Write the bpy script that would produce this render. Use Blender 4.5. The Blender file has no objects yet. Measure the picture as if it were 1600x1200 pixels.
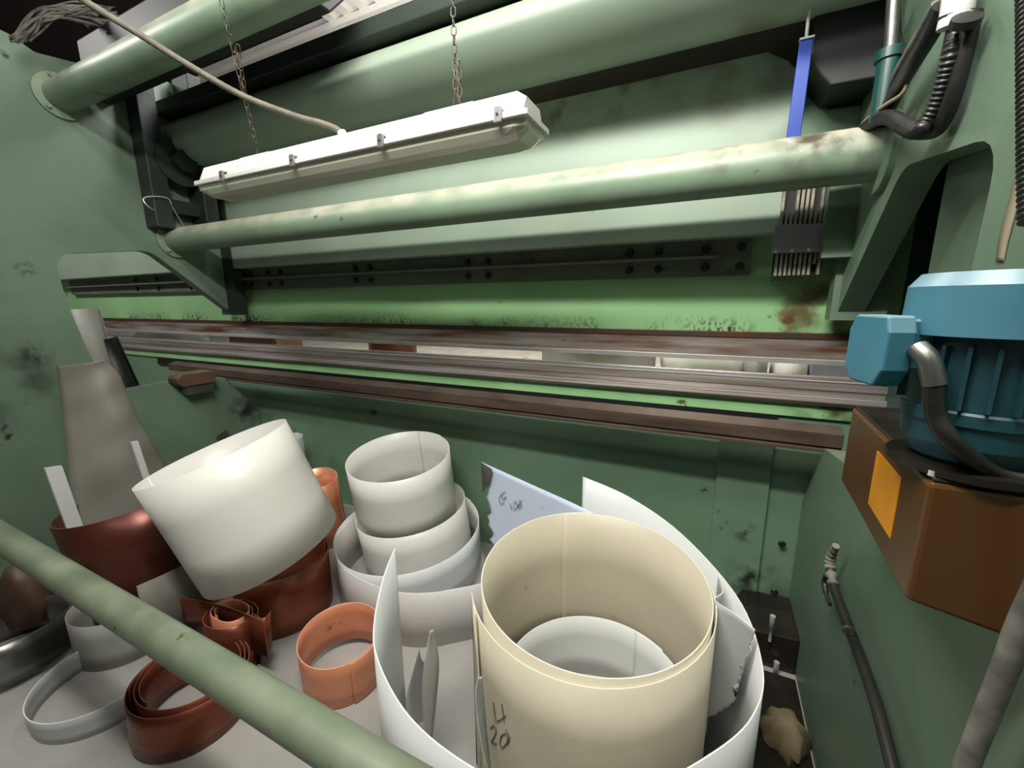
import bpy, math, random
from mathutils import Vector, Matrix
random.seed(7)
PI = math.pi
S = bpy.context.scene
COL = S.collection
# ------------------------------------------------------------------ camera
YAW, PITCH, ROLL, F = math.radians(-25.7), math.radians(-11.3), math.radians(-.43), 648.0
cy, sy, cp, sp = math.cos(YAW), math.sin(YAW), math.cos(PITCH), math.sin(PITCH)
fwd = Vector((sy*cp, cy*cp, sp)); right = Vector((cy, -sy, 0)); up = right.cross(fwd)
r2 = right*math.cos(ROLL) + up*math.sin(ROLL); u2 = -right*math.sin(ROLL) + up*math.cos(ROLL)
cam_d = bpy.data.cameras.new('camera'); cam = bpy.data.objects.new('camera', cam_d); COL.objects.link(cam)
cam_d.sensor_width = 36; cam_d.lens = F/1600*36; cam_d.clip_start = .01
M = Matrix((r2, u2, -fwd)).transposed().to_4x4()
cam.matrix_world = M
S.camera = cam
def at(px, py, ax, v):
    """point of the photograph lying on the plane x/y/z = v (camera at the origin)"""
    d = r2*((px-800)/F) + u2*((600-py)/F) + fwd
    return d*(v/d['xyz'.index(ax)])
def onplane(px, py, c, n):
    d = r2*((px-800)/F) + u2*((600-py)/F) + fwd
    return d*(Vector(c).dot(Vector(n))/d.dot(Vector(n)))
# ------------------------------------------------------------------ light
S.view_settings.view_transform = 'Standard'; S.view_settings.look = 'None'
S.view_settings.exposure = 0; S.view_settings.gamma = 1; S.view_settings.use_curve_mapping = False
w = bpy.data.worlds.new('hall'); S.world = w; w.use_nodes = True
w.node_tree.nodes['Background'].inputs[0].default_value = (.75, .85, .8, 1)
w.node_tree.nodes['Background'].inputs[1].default_value = .05
def area(name, loc, tgt, sx, sy_, power, color=(1, 1, 1)):
    l = bpy.data.lights.new(name, 'AREA'); l.shape = 'RECTANGLE'; l.size = sx; l.size_y = sy_; l.energy = power; l.color = color
    o = bpy.data.objects.new(name, l); COL.objects.link(o); o.location = loc
    o.rotation_euler = (Vector(tgt)-Vector(loc)).to_track_quat('-Z', 'Y').to_euler()
    return o
area('hall_or_fill_light', (-.5, .16, 1.50), (-.8, 1.2, .2), 1.2, .08, 21, (1, .97, .91))
area('hall_or_fill_light', (-.30, .05, 1.08), (-.45, 1.45, -.02), 1.0, .06, 36, (1, .97, .91))
area('hall_or_fill_light', (-.9, -1.2, 1.75), (-.9, 1.4, -.5), 1.6, .3, 9, (1, .98, .93))
area('hall_or_fill_light', (-.6, 2.05, 1.95), (-.8, 2.6, -.4), 3.0, .3, 120, (1, .98, .95))
area('hall_or_fill_light', (-2.2, 2.55, 1.75), (-2.2, 3.0, 2.5), 1.5, .2, 12, (1, .98, .95))  # unseen uplight, added to brighten the white batten and roof
area('hall_or_fill_light', (-3.4, -.1, 1.6), (-3.4, 1.4, 0), .9, .2, 34, (1, .98, .94))
# ------------------------------------------------------------------ materials
def mat(name, col, rough=.5, metal=0., var=.12, vscale=4., bump=.0, bscale=40., spots=0., spotcol=(.02, .02, .018), sscale=18., dust=0., dustcol=(.42, .40, .31), col2=None, streak=None, spec=.5, trans=0., mask=None, smudge=()):
    m = bpy.data.materials.new(name); m.use_nodes = True
    nt = m.node_tree; N = nt.nodes; L = nt.links; b = N['Principled BSDF']
    b.inputs['Roughness'].default_value = rough; b.inputs['Metallic'].default_value = metal
    b.inputs['Specular IOR Level'].default_value = spec
    if trans: b.inputs['Transmission Weight'].default_value = trans
    geo = N.new('ShaderNodeNewGeometry')
    def noise(scale, detail=5, stretch=None):
        n = N.new('ShaderNodeTexNoise'); n.inputs['Scale'].default_value = scale; n.inputs['Detail'].default_value = detail
        if stretch:
            mp = N.new('ShaderNodeMapping'); mp.inputs['Scale'].default_value = stretch
            L.new(geo.outputs['Position'], mp.inputs[0]); L.new(mp.outputs[0], n.inputs['Vector'])
        else: L.new(geo.outputs['Position'], n.inputs['Vector'])
        return n
    def ramp(src, a, c):
        r = N.new('ShaderNodeMapRange'); r.inputs['From Min'].default_value = a; r.inputs['From Max'].default_value = c
        L.new(src, r.inputs['Value']); return r.outputs[0]
    def mix(fac, a, c):
        x = N.new('ShaderNodeMix'); x.data_type = 'RGBA'
        L.new(fac, x.inputs[0]) if not isinstance(fac, float) else setattr(x.inputs[0], 'default_value', fac)
        for s, v in ((6, a), (7, c)):
            if isinstance(v, tuple): x.inputs[s].default_value = (*v, 1)
            else: L.new(v, x.inputs[s])
        return x.outputs[2]
    c2 = col2 or tuple(max(0, k*(1-var*2.2)) for k in col)
    c = mix(ramp(noise(vscale, 6, streak).outputs[0], .35, .68), col, c2)
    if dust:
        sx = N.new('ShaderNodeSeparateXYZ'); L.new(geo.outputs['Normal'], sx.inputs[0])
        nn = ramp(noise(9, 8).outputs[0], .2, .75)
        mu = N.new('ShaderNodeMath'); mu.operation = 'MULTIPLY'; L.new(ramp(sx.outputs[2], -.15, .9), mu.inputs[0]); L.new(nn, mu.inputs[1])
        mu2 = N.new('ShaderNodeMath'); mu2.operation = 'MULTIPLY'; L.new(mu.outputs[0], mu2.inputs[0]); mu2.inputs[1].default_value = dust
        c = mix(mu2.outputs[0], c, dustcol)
    if spots:
        sm = ramp(noise(sscale, 7).outputs[0], .74-spots*.12, .80-spots*.12)
        if mask:                              # chipped paint in a band between two heights
            sx = N.new('ShaderNodeSeparateXYZ'); L.new(geo.outputs['Position'], sx.inputs[0])
            mu = N.new('ShaderNodeMath'); mu.operation = 'MULTIPLY'
            L.new(ramp(sx.outputs[2], mask[0], mask[1]), mu.inputs[0])
            n2 = ramp(noise(130, 3, (1, 1, .55)).outputs[0], .5, .56)
            L.new(n2, mu.inputs[1]); mm = N.new('ShaderNodeMath'); mm.operation = 'MULTIPLY'
            L.new(mu.outputs[0], mm.inputs[0]); L.new(ramp(noise(5, 3).outputs[0], .42, .6), mm.inputs[1])
            ma = N.new('ShaderNodeMath'); ma.operation = 'MAXIMUM'; L.new(mm.outputs[0], ma.inputs[0]); L.new(sm, ma.inputs[1]); sm = ma.outputs[0]
        c = mix(sm, c, spotcol)
    for ctr, rad, scol in smudge:             # greasy smudges and rust with a place of their own
        d = N.new('ShaderNodeVectorMath'); d.operation = 'DISTANCE'; L.new(geo.outputs['Position'], d.inputs[0]); d.inputs[1].default_value = tuple(ctr)
        a1 = ramp(d.outputs['Value'], rad, rad*.2); a2 = ramp(noise(1.6/rad, 8).outputs[0], .44, .62)
        mm = N.new('ShaderNodeMath'); mm.operation = 'MULTIPLY'; L.new(a1, mm.inputs[0]); L.new(a2, mm.inputs[1]); c = mix(mm.outputs[0], c, scol)
    L.new(c, b.inputs['Base Color'])
    if bump:
        bp = N.new('ShaderNodeBump'); bp.inputs['Strength'].default_value = bump; bp.inputs['Distance'].default_value = .004
        L.new(noise(bscale, 6).outputs[0], bp.inputs['Height']); L.new(bp.outputs[0], b.inputs['Normal'])
    return m
D_ = (.02, .022, .018)
G = dict(
 green=mat('frame_paint', (.138, .215, .148), .42, var=.10, vscale=3, bump=.12, bscale=60, spots=.3, sscale=11, dust=.5, smudge=[(at(50, 558, 'x', -2.3), .07, D_), (at(20, 600, 'x', -2.3), .22, (.05, .075, .05)), (at(40, 420, 'x', -2.3), .04, D_), (at(385, 640, 'x', -2.3), .12, D_), (at(1330, 300, 'x', .29), .16, D_), (at(1395, 150, 'x', .29), .10, D_)]),
 ram=mat('ram_paint', (.31, .57, .27), .45, var=.07, vscale=2.5, bump=.05, spots=.2, sscale=14, dust=.3, smudge=[(at(1290, 480, 'y', 1.45), .16, (.10, .055, .015)), (at(1235, 505, 'y', 1.45), .09, (.12, .06, .02)), (at(370, 495, 'y', 1.45), .07, (.10, .10, .05))], mask=(-.045, -.085), spotcol=(.05, .035, .02)),
 cap=mat('bed_cap_paint', (.31, .57, .27), .45, var=.08, vscale=6, spots=.4, smudge=[(at(1290, 640, 'y', 1.44), .12, (.09, .08, .03))], sscale=26, spotcol=(.09, .07, .03), streak=(1, 1, .6)),
 strip=mat('strip_paint', (.10, .13, .095), .5, var=.15, vscale=8, bump=.1, spots=.4, dust=.5),
 apron=mat('apron_paint', (.315, .405, .315), .5, var=.09, vscale=2.2, bump=.05, smudge=[(at(1150, 90, 'y', 1.36), .22, (.16, .14, .10)), (at(985, 140, 'y', 1.36), .12, (.17, .15, .11)), (at(880, 170, 'y', 1.36), .12, (.17, .15, .11)), (at(1240, 250, 'y', 1.36), .10, (.12, .13, .09))], spots=.3, sscale=9, dust=.4, spotcol=(.10, .10, .07)),
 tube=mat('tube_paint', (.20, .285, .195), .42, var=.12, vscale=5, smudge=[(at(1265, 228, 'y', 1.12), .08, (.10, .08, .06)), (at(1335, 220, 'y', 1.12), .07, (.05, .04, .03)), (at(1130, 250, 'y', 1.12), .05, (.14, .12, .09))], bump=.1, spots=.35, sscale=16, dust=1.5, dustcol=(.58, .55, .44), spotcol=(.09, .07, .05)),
 fronttube=mat('front_tube_paint', (.115, .155, .095), .42, var=.2, vscale=7, bump=.2, spots=.25, sscale=26, dust=.9, dustcol=(.27, .31, .22), streak=(.4, 2, 2)),
 bed=mat('bed_paint', (.15, .255, .162), .42, var=.10, vscale=2.5, bump=.08, smudge=[(at(1165, 830, 'y', 1.45), .05, D_), (at(1172, 900, 'y', 1.45), .10, D_), (at(1225, 1000, 'y', 1.43), .22, D_), (at(1100, 765, 'y', 1.45), .02, D_)], spots=.4, sscale=10, dust=.3),
 darkgreen=mat('shade_dark_paint', (.022, .034, .025), .55, var=.2, vscale=6, bump=.2, spots=.5),  # green darkened to hold the shade on the upper left parts
 teal=mat('teal_paint', (.01, .07, .06), .35, var=.2),
 grime=mat('dusty_ram_paint', (.12, .11, .08), .7, var=.15, vscale=5, bump=.15),
 black=mat('black_paint', (.008, .008, .008), .5, var=.2),
 rubber=mat('black_rubber', (.014, .013, .012), .38, var=.3, vscale=20, bump=.2, dust=.25, dustcol=(.12, .11, .10)),
 greyhose=mat('grey_hose', (.22, .21, .18), .6, col2=(.03, .03, .03), vscale=22, bump=.3, dust=.5, dustcol=(.4, .38, .34)),
 punch=mat('rusted_tool_steel', (.52, .49, .46), .38, .45, col2=(.16, .055, .02), vscale=5, streak=(.5, 1, 7), bump=.2, spots=.3, spotcol=(.05, .03, .02)),
 darkrust=mat('dark_rusted_steel', (.06, .045, .038), .5, .4, col2=(.12, .045, .02), vscale=7, bump=.2),
 die=mat('ground_die_steel', (.46, .43, .42), .38, .5, col2=(.28, .22, .18), vscale=6, streak=(.4, 1, 9), bump=.12),
 bright=mat('bright_steel', (.80, .79, .77), .3, .5, var=.08, vscale=9),
 rail=mat('brown_steel', (.16, .105, .08), .38, .55, col2=(.07, .045, .036), vscale=8, streak=(.5, 1, 4), bump=.2, dust=.6, dustcol=(.30, .26, .22)),
 bolt=mat('dark_bolt', (.03, .03, .028), .4, .5),
 white=mat('white_sheet', (.72, .71, .66), .38, var=.03, vscale=3, bump=.02, spots=.05, sscale=30, spotcol=(.3, .28, .25)),
 white2=mat('cool_white_sheet', (.66, .68, .67), .4, var=.03, vscale=3),
 pink=mat('greyish_white_sheet', (.56, .54, .52), .42, var=.05, vscale=3),
 cream=mat('cream_sheet', (.60, .55, .42), .45, var=.06, vscale=4, bump=.04, spots=.15, sscale=9, spotcol=(.30, .27, .19)),
 greysheet=mat('grey_sheet', (.42, .44, .44), .4, var=.05, vscale=2),
 bluesheet=mat('blue_film_sheet', (.62, .70, .86), .42, var=.03, vscale=3, spots=.2, sscale=24, spotcol=(.25, .25, .28)),
 paper=mat('grey_paper', (.21, .195, .165), .6, var=.14, vscale=3, bump=.3, bscale=8),
 paper2=mat('dusty_grey_tube', (.30, .30, .27), .6, var=.06, vscale=8),
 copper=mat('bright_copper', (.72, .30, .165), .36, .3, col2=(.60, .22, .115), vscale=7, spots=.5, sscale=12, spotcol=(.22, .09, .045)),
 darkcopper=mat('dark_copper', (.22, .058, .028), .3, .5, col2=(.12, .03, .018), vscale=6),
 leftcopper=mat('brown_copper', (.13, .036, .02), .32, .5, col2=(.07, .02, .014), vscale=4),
 steel=mat('dull_steel', (.22, .22, .21), .32, .8, var=.2, vscale=5, bump=.2),
 cover=mat('grey_cover_steel', (.34, .32, .40), .4, .3, var=.1),
 brushm=mat('brush_strip', (.36, .33, .26), .6, var=.3, vscale=30),
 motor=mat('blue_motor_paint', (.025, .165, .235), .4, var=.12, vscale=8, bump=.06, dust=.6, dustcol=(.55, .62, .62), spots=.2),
 motord=mat('shaded_teal_motor_paint', (.010, .060, .075), .45, var=.3, vscale=9, bump=.1, spots=.3, spotcol=(.16, .06, .03)),  # teal motor paint with the shade on the motor body in its colour
 brown=mat('brown_box_paint', (.085, .034, .008), .36, var=.1, vscale=3, bump=.03, dust=.25, dustcol=(.05, .04, .035)),
 oily=mat('oily_grime', (.022, .016, .012), .38, var=.3, vscale=12, bump=.25),
 orange=mat('orange_label', (.75, .30, .01), .5, var=.12, vscale=12, spots=.3, sscale=30, spotcol=(.3, .12, .01)),
 blue=mat('blue_strap', (.010, .055, .42), .45, var=.1, vscale=10),
 whiteplastic=mat('white_plastic', (.60, .59, .56), .4, var=.04, vscale=12, spots=.1, sscale=40, spotcol=(.35, .3, .25)),
 clip=mat('clip_steel', (.35, .34, .33), .3, .7),
 chainm=mat('rusty_chain', (.13, .12, .10), .5, .5, col2=(.07, .04, .028), vscale=25),
 conduit=mat('dusty_conduit', (.14, .125, .095), .7, var=.15, vscale=30, bump=.4, bscale=160),
 cobweb=mat('dusty_cobweb', (.13, .12, .10), .9, var=.4, vscale=20),
 wood=mat('reddish_block', (.13, .065, .04), .55, var=.2, vscale=14, dust=.5, dustcol=(.22, .18, .14)),
 floor=mat('dusty_floor', (.40, .385, .36), .45, var=.14, vscale=3, bump=.1, spots=.3, sscale=9, spotcol=(.2, .19, .17)),
 roof=mat('roof_dark', (.02, .012, .012), .8, var=.2),
 roofwhite=mat('white_roof_sheet', (.78, .74, .70), .5, var=.05),
 hall=mat('hall_wall', (.35, .33, .30), .7, var=.1),
 tile=mat('tan_tile', (.55, .50, .42), .5, var=.12, vscale=7),
 cloth=mat('white_cloth', (.70, .66, .60), .8, var=.1, vscale=8, bump=.4, bscale=10),
 tancloth=mat('tan_rag', (.26, .20, .11), .8, var=.2, vscale=15, bump=.4),
 ink=mat('grey_ink', (.10, .10, .10), .6, var=0),
 stroke=mat('tan_smear', (.35, .30, .20), .6, var=.1, vscale=20),
)
# perforated copper: a fine grid of darker dots
def mesh_copper():
    m = bpy.data.materials.new('perforated_copper'); m.use_nodes = True; N = m.node_tree.nodes; L = m.node_tree.links; b = N['Principled BSDF']
    b.inputs['Roughness'].default_value = .34; b.inputs['Metallic'].default_value = .45
    uv = N.new('ShaderNodeTexCoord'); mp = N.new('ShaderNodeMapping'); mp.inputs['Scale'].default_value = (260, 52, 1)
    L.new(uv.outputs['UV'], mp.inputs[0]); v = N.new('ShaderNodeTexVoronoi'); v.inputs['Scale'].default_value = 1; v.inputs['Randomness'].default_value = 0
    L.new(mp.outputs[0], v.inputs['Vector'])
    r = N.new('ShaderNodeMapRange'); r.inputs['From Min'].default_value = .28; r.inputs['From Max'].default_value = .42; L.new(v.outputs['Distance'], r.inputs['Value'])
    x = N.new('ShaderNodeMix'); x.data_type = 'RGBA'; x.inputs[6].default_value = (.10, .022, .010, 1); x.inputs[7].default_value = (.40, .115, .055, 1)
    L.new(r.outputs[0], x.inputs[0]); L.new(x.outputs[2], b.inputs['Base Color']); return m
G['perf'] = mesh_copper()
def clear_plastic():
    m = bpy.data.materials.new('aged_clear_diffuser'); m.use_nodes = True; b = m.node_tree.nodes['Principled BSDF']
    b.inputs['Base Color'].default_value = (.62, .60, .48, 1); b.inputs['Roughness'].default_value = .3; b.inputs['Transmission Weight'].default_value = .45
    return m
G['diffuser'] = clear_plastic()
G['cutcream'] = mat('cut_edge_cream', (.80, .76, .64), .5, var=.02); G['cutwhite'] = mat('cut_edge_white', (.82, .82, .80), .5, var=.02)
G['cutcopper'] = mat('cut_edge_copper', (.80, .50, .36), .4, .2, var=.05); G['cutdark'] = mat('cut_edge_dark_copper', (.34, .14, .09), .35, .3, var=.1)
EDGE = dict(cream='cutcream', white='cutwhite', white2='cutwhite', pink='cutwhite', greysheet='cutwhite', copper='cutcopper', perf='cutdark', darkcopper='cutdark', leftcopper='cutdark')
# ------------------------------------------------------------------ mesh helpers
class MB:
    def __init__(s): s.v = []; s.f = []; s.sm = []; s.uv = None; s.edge = []
    def add(s, vs, fs, sm=False):
        n = len(s.v); s.v += [Vector(p) for p in vs]
        for f in fs: s.f.append(tuple(n+i for i in f)); s.sm.append(sm)
        return s
    def box(s, a, b, T=None):
        (x0, y0, z0), (x1, y1, z1) = a, b
        vs = [Vector(p) for p in ((x0,y0,z0),(x1,y0,z0),(x1,y1,z0),(x0,y1,z0),(x0,y0,z1),(x1,y0,z1),(x1,y1,z1),(x0,y1,z1))]
        if T: vs = [T @ p for p in vs]
        return s.add(vs, [(0,3,2,1),(4,5,6,7),(0,1,5,4),(1,2,6,5),(2,3,7,6),(3,0,4,7)])
    def prism(s, poly, ax, a, b, T=None):
        """poly: 2-D points in the two other axes (x:(y,z) y:(x,z) z:(x,y))"""
        def P(p, c): return {'x': (c, p[0], p[1]), 'y': (p[0], c, p[1]), 'z': (p[0], p[1], c)}[ax]
        n = len(poly); ar = sum(poly[i][0]*poly[(i+1) % n][1]-poly[(i+1) % n][0]*poly[i][1] for i in range(n))
        if (ar > 0) == (ax == 'y'): poly = poly[::-1]
        vs = [Vector(P(p, a)) for p in poly]+[Vector(P(p, b)) for p in poly]
        if a > b: vs = vs[n:]+vs[:n]
        if T: vs = [T @ p for p in vs]
        return s.add(vs, [tuple(range(n))[::-1], tuple(range(n, 2*n))]+[(i, (i+1) % n, n+(i+1) % n, n+i) for i in range(n)])
    def tube(s, pts, r, seg=16, caps=True, ribs=None):
        pts = [Vector(p) for p in pts]; n = len(pts); rings = []; prev = None
        for i, p in enumerate(pts):
            t = (pts[min(i+1, n-1)]-pts[max(i-1, 0)]).normalized()
            if prev is None:
                a = t.orthogonal().normalized()
            else: a = (prev-t*prev.dot(t)).normalized()
            prev = a; b = t.cross(a)
            rr = r[i] if isinstance(r, (list, tuple)) else r
            if ribs: rr *= ribs[i % len(ribs)]
            rings.append([p+(a*math.cos(k*2*PI/seg)+b*math.sin(k*2*PI/seg))*rr for k in range(seg)])
        vs = [q for g in rings for q in g]
        fs = [(i*seg+k, i*seg+(k+1) % seg, (i+1)*seg+(k+1) % seg, (i+1)*seg+k) for i in range(n-1) for k in range(seg)]
        s.add(vs, fs, True)
        if caps:
            s.add(rings[0], [tuple(range(seg))[::-1]]); s.add(rings[-1], [tuple(range(seg))])
        return s
    def lathe(s, prof, c=(0,0,0), T=None, seg=40, sm=True):
        """prof: (radius, height) pairs about +Z at c"""
        vs = []
        for r, h in prof:
            for k in range(seg):
                p = Vector((c[0]+r*math.cos(2*PI*k/seg), c[1]+r*math.sin(2*PI*k/seg), c[2]+h)); vs.append(T @ p if T else p)
        n = len(prof)
        # separate bands so that profile corners stay sharp
        for i in range(n-1):
            s.add(vs[i*seg:(i+2)*seg], [(k, (k+1) % seg, seg+(k+1) % seg, seg+k) for k in range(seg)], sm)
        return s
    def build(s, name, m, parent=None, bevel=0., origin=None):
        o0 = Vector(parent['_o']) if parent is not None and '_o' in parent else Vector(origin if origin is not None else (0, 0, 0))
        me = bpy.data.meshes.new(name); me.from_pydata([v-o0 for v in s.v], [], s.f); me.materials.append(G[m] if isinstance(m, str) else m)
        me.polygons.foreach_set('use_smooth', s.sm)
        if s.edge and m in EDGE:
            me.materials.append(G[EDGE[m]])
            for i in s.edge: me.polygons[i].material_index = 1
        if s.uv:
            ul = me.uv_layers.new(name='UVMap')
            for lp in me.loops: ul.data[lp.index].uv = s.uv.get(lp.vertex_index, (0, 0))
        me.update(); o = bpy.data.objects.new(name, me); COL.objects.link(o)
        if parent is not None: o.parent = parent; o['_o'] = tuple(o0)
        else: o.location = o0; o['_o'] = tuple(o0)
        if bevel:
            b = o.modifiers.new('bevel', 'BEVEL'); b.width = bevel; b.segments = 2; b.limit_method = 'ANGLE'; b.angle_limit = math.radians(40)
        return o
def thing(name, label, cat, loc, group=None):
    o = bpy.data.objects.new(name, None); o.empty_display_size = .05; COL.objects.link(o); o.location = loc
    o['label'] = label; o['category'] = cat; o['_o'] = tuple(loc)
    if group: o['group'] = group
    return o
def tag(o, label, cat, group=None):
    o['label'] = label; o['category'] = cat
    if group: o['group'] = group
    return o
def struct(o): o['kind'] = 'structure'; return o
def base(pts):
    xs = [p[0] for p in pts]; ys = [p[1] for p in pts]; zs = [p[2] for p in pts]
    return ((min(xs)+max(xs))/2, (min(ys)+max(ys))/2, min(zs))
def smooth_path(pts, n=8):
    pts = [Vector(p) for p in pts]; out = []
    for i in range(len(pts)-1):
        p0, p1, p2, p3 = pts[max(i-1, 0)], pts[i], pts[i+1], pts[min(i+2, len(pts)-1)]
        for k in range(n):
            t = k/n; out.append(.5*((2*p1)+(p2-p0)*t+(2*p0-5*p1+4*p2-p3)*t*t+(3*p1-p0-3*p2+p3)*t*t*t))
    return out+[pts[-1]]
def ribbon(top, bot, t, mb=None, rows=6, bulge=None):
    """thin sheet of thickness t between two edges of equal length; bulge(u,v)->offset"""
    mb = mb or MB(); n = len(top); g = [[], []]
    top = [Vector(p) for p in top]; bot = [Vector(p) for p in bot]
    for j in range(rows+1):
        for i in range(n):
            p = top[i].lerp(bot[i], j/rows)
            if bulge: p = p+Vector(bulge(i/(n-1), j/rows))
            d = (top[min(i+1, n-1)]-top[max(i-1, 0)]); nn = d.cross(bot[i]-top[i]).normalized()
            g[0].append(p+nn*t/2); g[1].append(p-nn*t/2)
    N = n*(rows+1); f = []
    for j in range(rows):
        for i in range(n-1):
            a = j*n+i; f += [(a, a+n, a+n+1, a+1), (N+a, N+a+1, N+a+n+1, N+a+n)]
    mb.add(g[0]+g[1], f, True)
    e = []
    for i in range(n-1): e += [(i, i+1, N+i+1, N+i), (rows*n+i, N+rows*n+i, N+rows*n+i+1, rows*n+i+1)]
    for j in range(rows): e += [(j*n, N+j*n, N+j*n+n, j*n+n), (j*n+n-1, j*n+2*n-1, N+j*n+2*n-1, N+j*n+n-1)]
    k = len(mb.v)-2*N; mb.edge += list(range(len(mb.f), len(mb.f)+len(e))); mb.f += [tuple(k+q for q in ff) for ff in e]; mb.sm += [False]*len(e)
    return mb
def roll(c, n, r, h, t=.0015, a0=0., turns=1.04, squash=0., seg=96, wob=0., mb=None, grow=1.):
    """sheet rolled into a tube: rim centre c, axis n (upwards), radius r, height h; ends overlap at angle a0"""
    c = Vector(c); n = Vector(n).normalized(); u = Vector((1, 0, 0)); u = (u-n*u.dot(n)).normalized(); v = n.cross(u)
    top, bot = [], []; K = int(seg*turns)
    for i in range(K+1):
        a = a0+turns*2*PI*i/K; rr = r-grow*t*2.2*(i/K)*turns
        rr *= 1+squash*math.cos(2*a)+wob*math.sin(3*a+1)
        d = u*math.cos(a)*rr+v*math.sin(a)*rr; top.append(c+d); bot.append(c+d-n*h)
    m = ribbon(top, bot, t, mb, rows=3)
    m.uv = {i: ((i % (K+1))/K*turns, ((i//(K+1)) % 4)/3*h/(2*PI*r)*5) for i in range(len(m.v))}
    return m
def add_roll(name, label, m, c, n, r, h, cat='sheet roll', group='rolled sheets behind the machine', **k):
    b = roll(c, n, r, h, **k)
    lo = min(v.z for v in b.v); nn = Vector(n).normalized(); bc = Vector(c)-nn*h
    return tag(b.build(name, m, origin=(bc.x, bc.y, lo)), label, cat, group)
FZ = -1.05
# ------------------------------------------------------------------ the setting
struct(MB().box((-6, -2.5, FZ-.06), (3, 5, FZ)).build('floor', 'floor'))
rf = MB().box((-6.5, -2.5, 2.55), (3, 5, 2.6)); struct(rf.build('ceiling', 'roof'))
struct(MB().box((-6.5, 5, FZ), (3, 5.1, 2.55)).build('wall_back', 'hall'))
struct(MB().box((-6.6, -2.5, FZ), (-6.5, 5, 2.55)).build('wall_left', 'hall'))
struct(MB().box((3, -2.5, FZ), (3.1, 5, 2.55)).build('wall_right', 'hall'))
struct(MB().box((-6.5, -2.6, FZ), (3, -2.5, 2.55)).build('wall_front', 'hall'))
# white ribbed roof sheet and its batten, far above the machine
rs = MB()
xs = -3.2
prof = []
x = -3.25
while x < .3:
    prof += [(x, 2.42), (x+.08, 2.42), (x+.10, 2.45), (x+.16, 2.45)]; x += .18
poly = prof+[(p[0], p[1]+.004) for p in prof[::-1]]
rs.prism(poly, 'y', 2.72, 3.14)
o = tag(rs.build('roof_sheet', 'roofwhite', origin=(-1.5, 2.9, 2.42)), 'white ribbed roof sheet seen between the dark beams at the top', 'roof sheet')
bt = thing('batten', 'long white batten running under the roof above the light fixture', 'batten', (-2.6, 3.15, 2.36))
MB().box((-5.27, 3.10, 2.37), (.6, 3.22, 2.42)).build('flange', 'roofwhite', bt)
MB().box((-5.27, 3.14, 2.42), (.6, 3.18, 2.50)).build('web', 'roofwhite', bt)
# ------------------------------------------------------------------ the press brake
XL, XR, YB = -2.3, .29, 1.45
pb = thing('press_brake', 'large green press brake seen from behind with frames, ram, bed and cross tubes', 'press brake', (-1, 1.3, FZ))
def arc2(pts, rad, k=5):
    """round the corners of a 2-D polygon where rad>0"""
    out = []; n = len(pts)
    for i in range(n):
        p = Vector(pts[i]); r = rad[i]
        if not r: out.append(tuple(p)); continue
        a = (Vector(pts[i-1])-p).normalized(); b = (Vector(pts[(i+1) % n])-p).normalized()
        for j in range(k+1):
            t = j/k; q = (p+a*r)*(1-t)**2+p*2*t*(1-t)+(p+b*r)*t*t; out.append(tuple(q))
    return out
thr = [(1.44, -.60), (1.285, -.385), (1.10, -.36), (.84, -.372), (.775, -.20), (.742, .02), (.735, .19), (1.045, .235), (1.365, -.045), (1.40, -.045)]
rr_ = [0, 0, .02, .05, .05, .05, .06, .04, 0, 0]
outer = [(1.40, .98), (1.0, .98), (1.0, .93), (.80, .90), (.74, .93), (-.1, 1.05), (-.1, FZ), (1.44, FZ)]
outerR = [(1.40, 1.35), (-.1, 1.35), (-.1, FZ), (1.44, FZ)]
for side, x0, x1, out_ in (('l', XL, XL-.055, outer), ('r', XR, XR+.055, outerR)):
    poly = arc2(thr+out_, rr_+[0]*len(out_))
    MB().prism(poly, 'x', min(x0, x1), max(x0, x1)).build('side_frame', 'green', pb)
# front guide bars on the frames
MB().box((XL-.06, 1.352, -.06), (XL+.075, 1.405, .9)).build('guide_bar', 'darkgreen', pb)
MB().box((XR-.015, 1.352, -.055), (XR+.10, 1.405, .35)).build('guide_bar', 'green', pb)
MB().box((XR-.06, 1.30, .10), (XR+.0, 1.40, .30)).build('guide_block', 'green', pb)
# ram
ram = MB().prism([(YB, -.096), (YB+.07, -.096), (YB+.07, 1.02), (YB, 1.02)], 'x', -4.7, .95).build('ram', 'ram', pb)
MB().box((-4.7, YB-.004, .58), (.5, YB, .9)).build('ram_dusty_band', 'grime', pb)
ap = MB().prism([(-4.6, .174), (.141, .174), (.141, .56), (.12, .585), (.072, .616), (-4.6, .616)], 'y', 1.36, YB-.001).build('apron_plate', 'apron', pb, bevel=.004)
MB().prism([(.1411, .05), (.40, .05), (.40, .46), (.22, .47), (.16, .56), (.1411, .56)], 'y', 1.40, YB-.001).build('ram_end_plate', 'bed', pb)
# bolted angle strip under the apron
st = MB().box((-4.3, 1.425, .07), (.085, YB-.0005, .1735)).box((-4.3, 1.395, .118), (.0, 1.4255, .127)).build('bolted_strip', 'strip', pb)
bx = [at(px, 400, 'y', 1.43).x for px in (105, 115, 130, 135, 390, 418, 437, 555, 578, 732, 764, 985, 1030, 1103, 1157)]
bm = None
for x in bx[4:]+[-2.75, -3.1, -3.35]:
    for z in (.150, .095):
        T = Matrix.Translation((x, 1.425, z)) @ Matrix.Rotation(PI/2, 4, 'X')
        o = MB().lathe([(0, .011), (.010, .011), (.0125, .007), (.0125, 0)], T=T, seg=8, sm=False)
        if bm is None:
            bm = o.build('strip_bolt', 'bolt', pb); bm.parent = st; first = (x, z)
        else:
            c = bm.copy(); COL.objects.link(c); c.parent = st; c.location = (x-first[0], 0, z-first[1])
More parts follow.
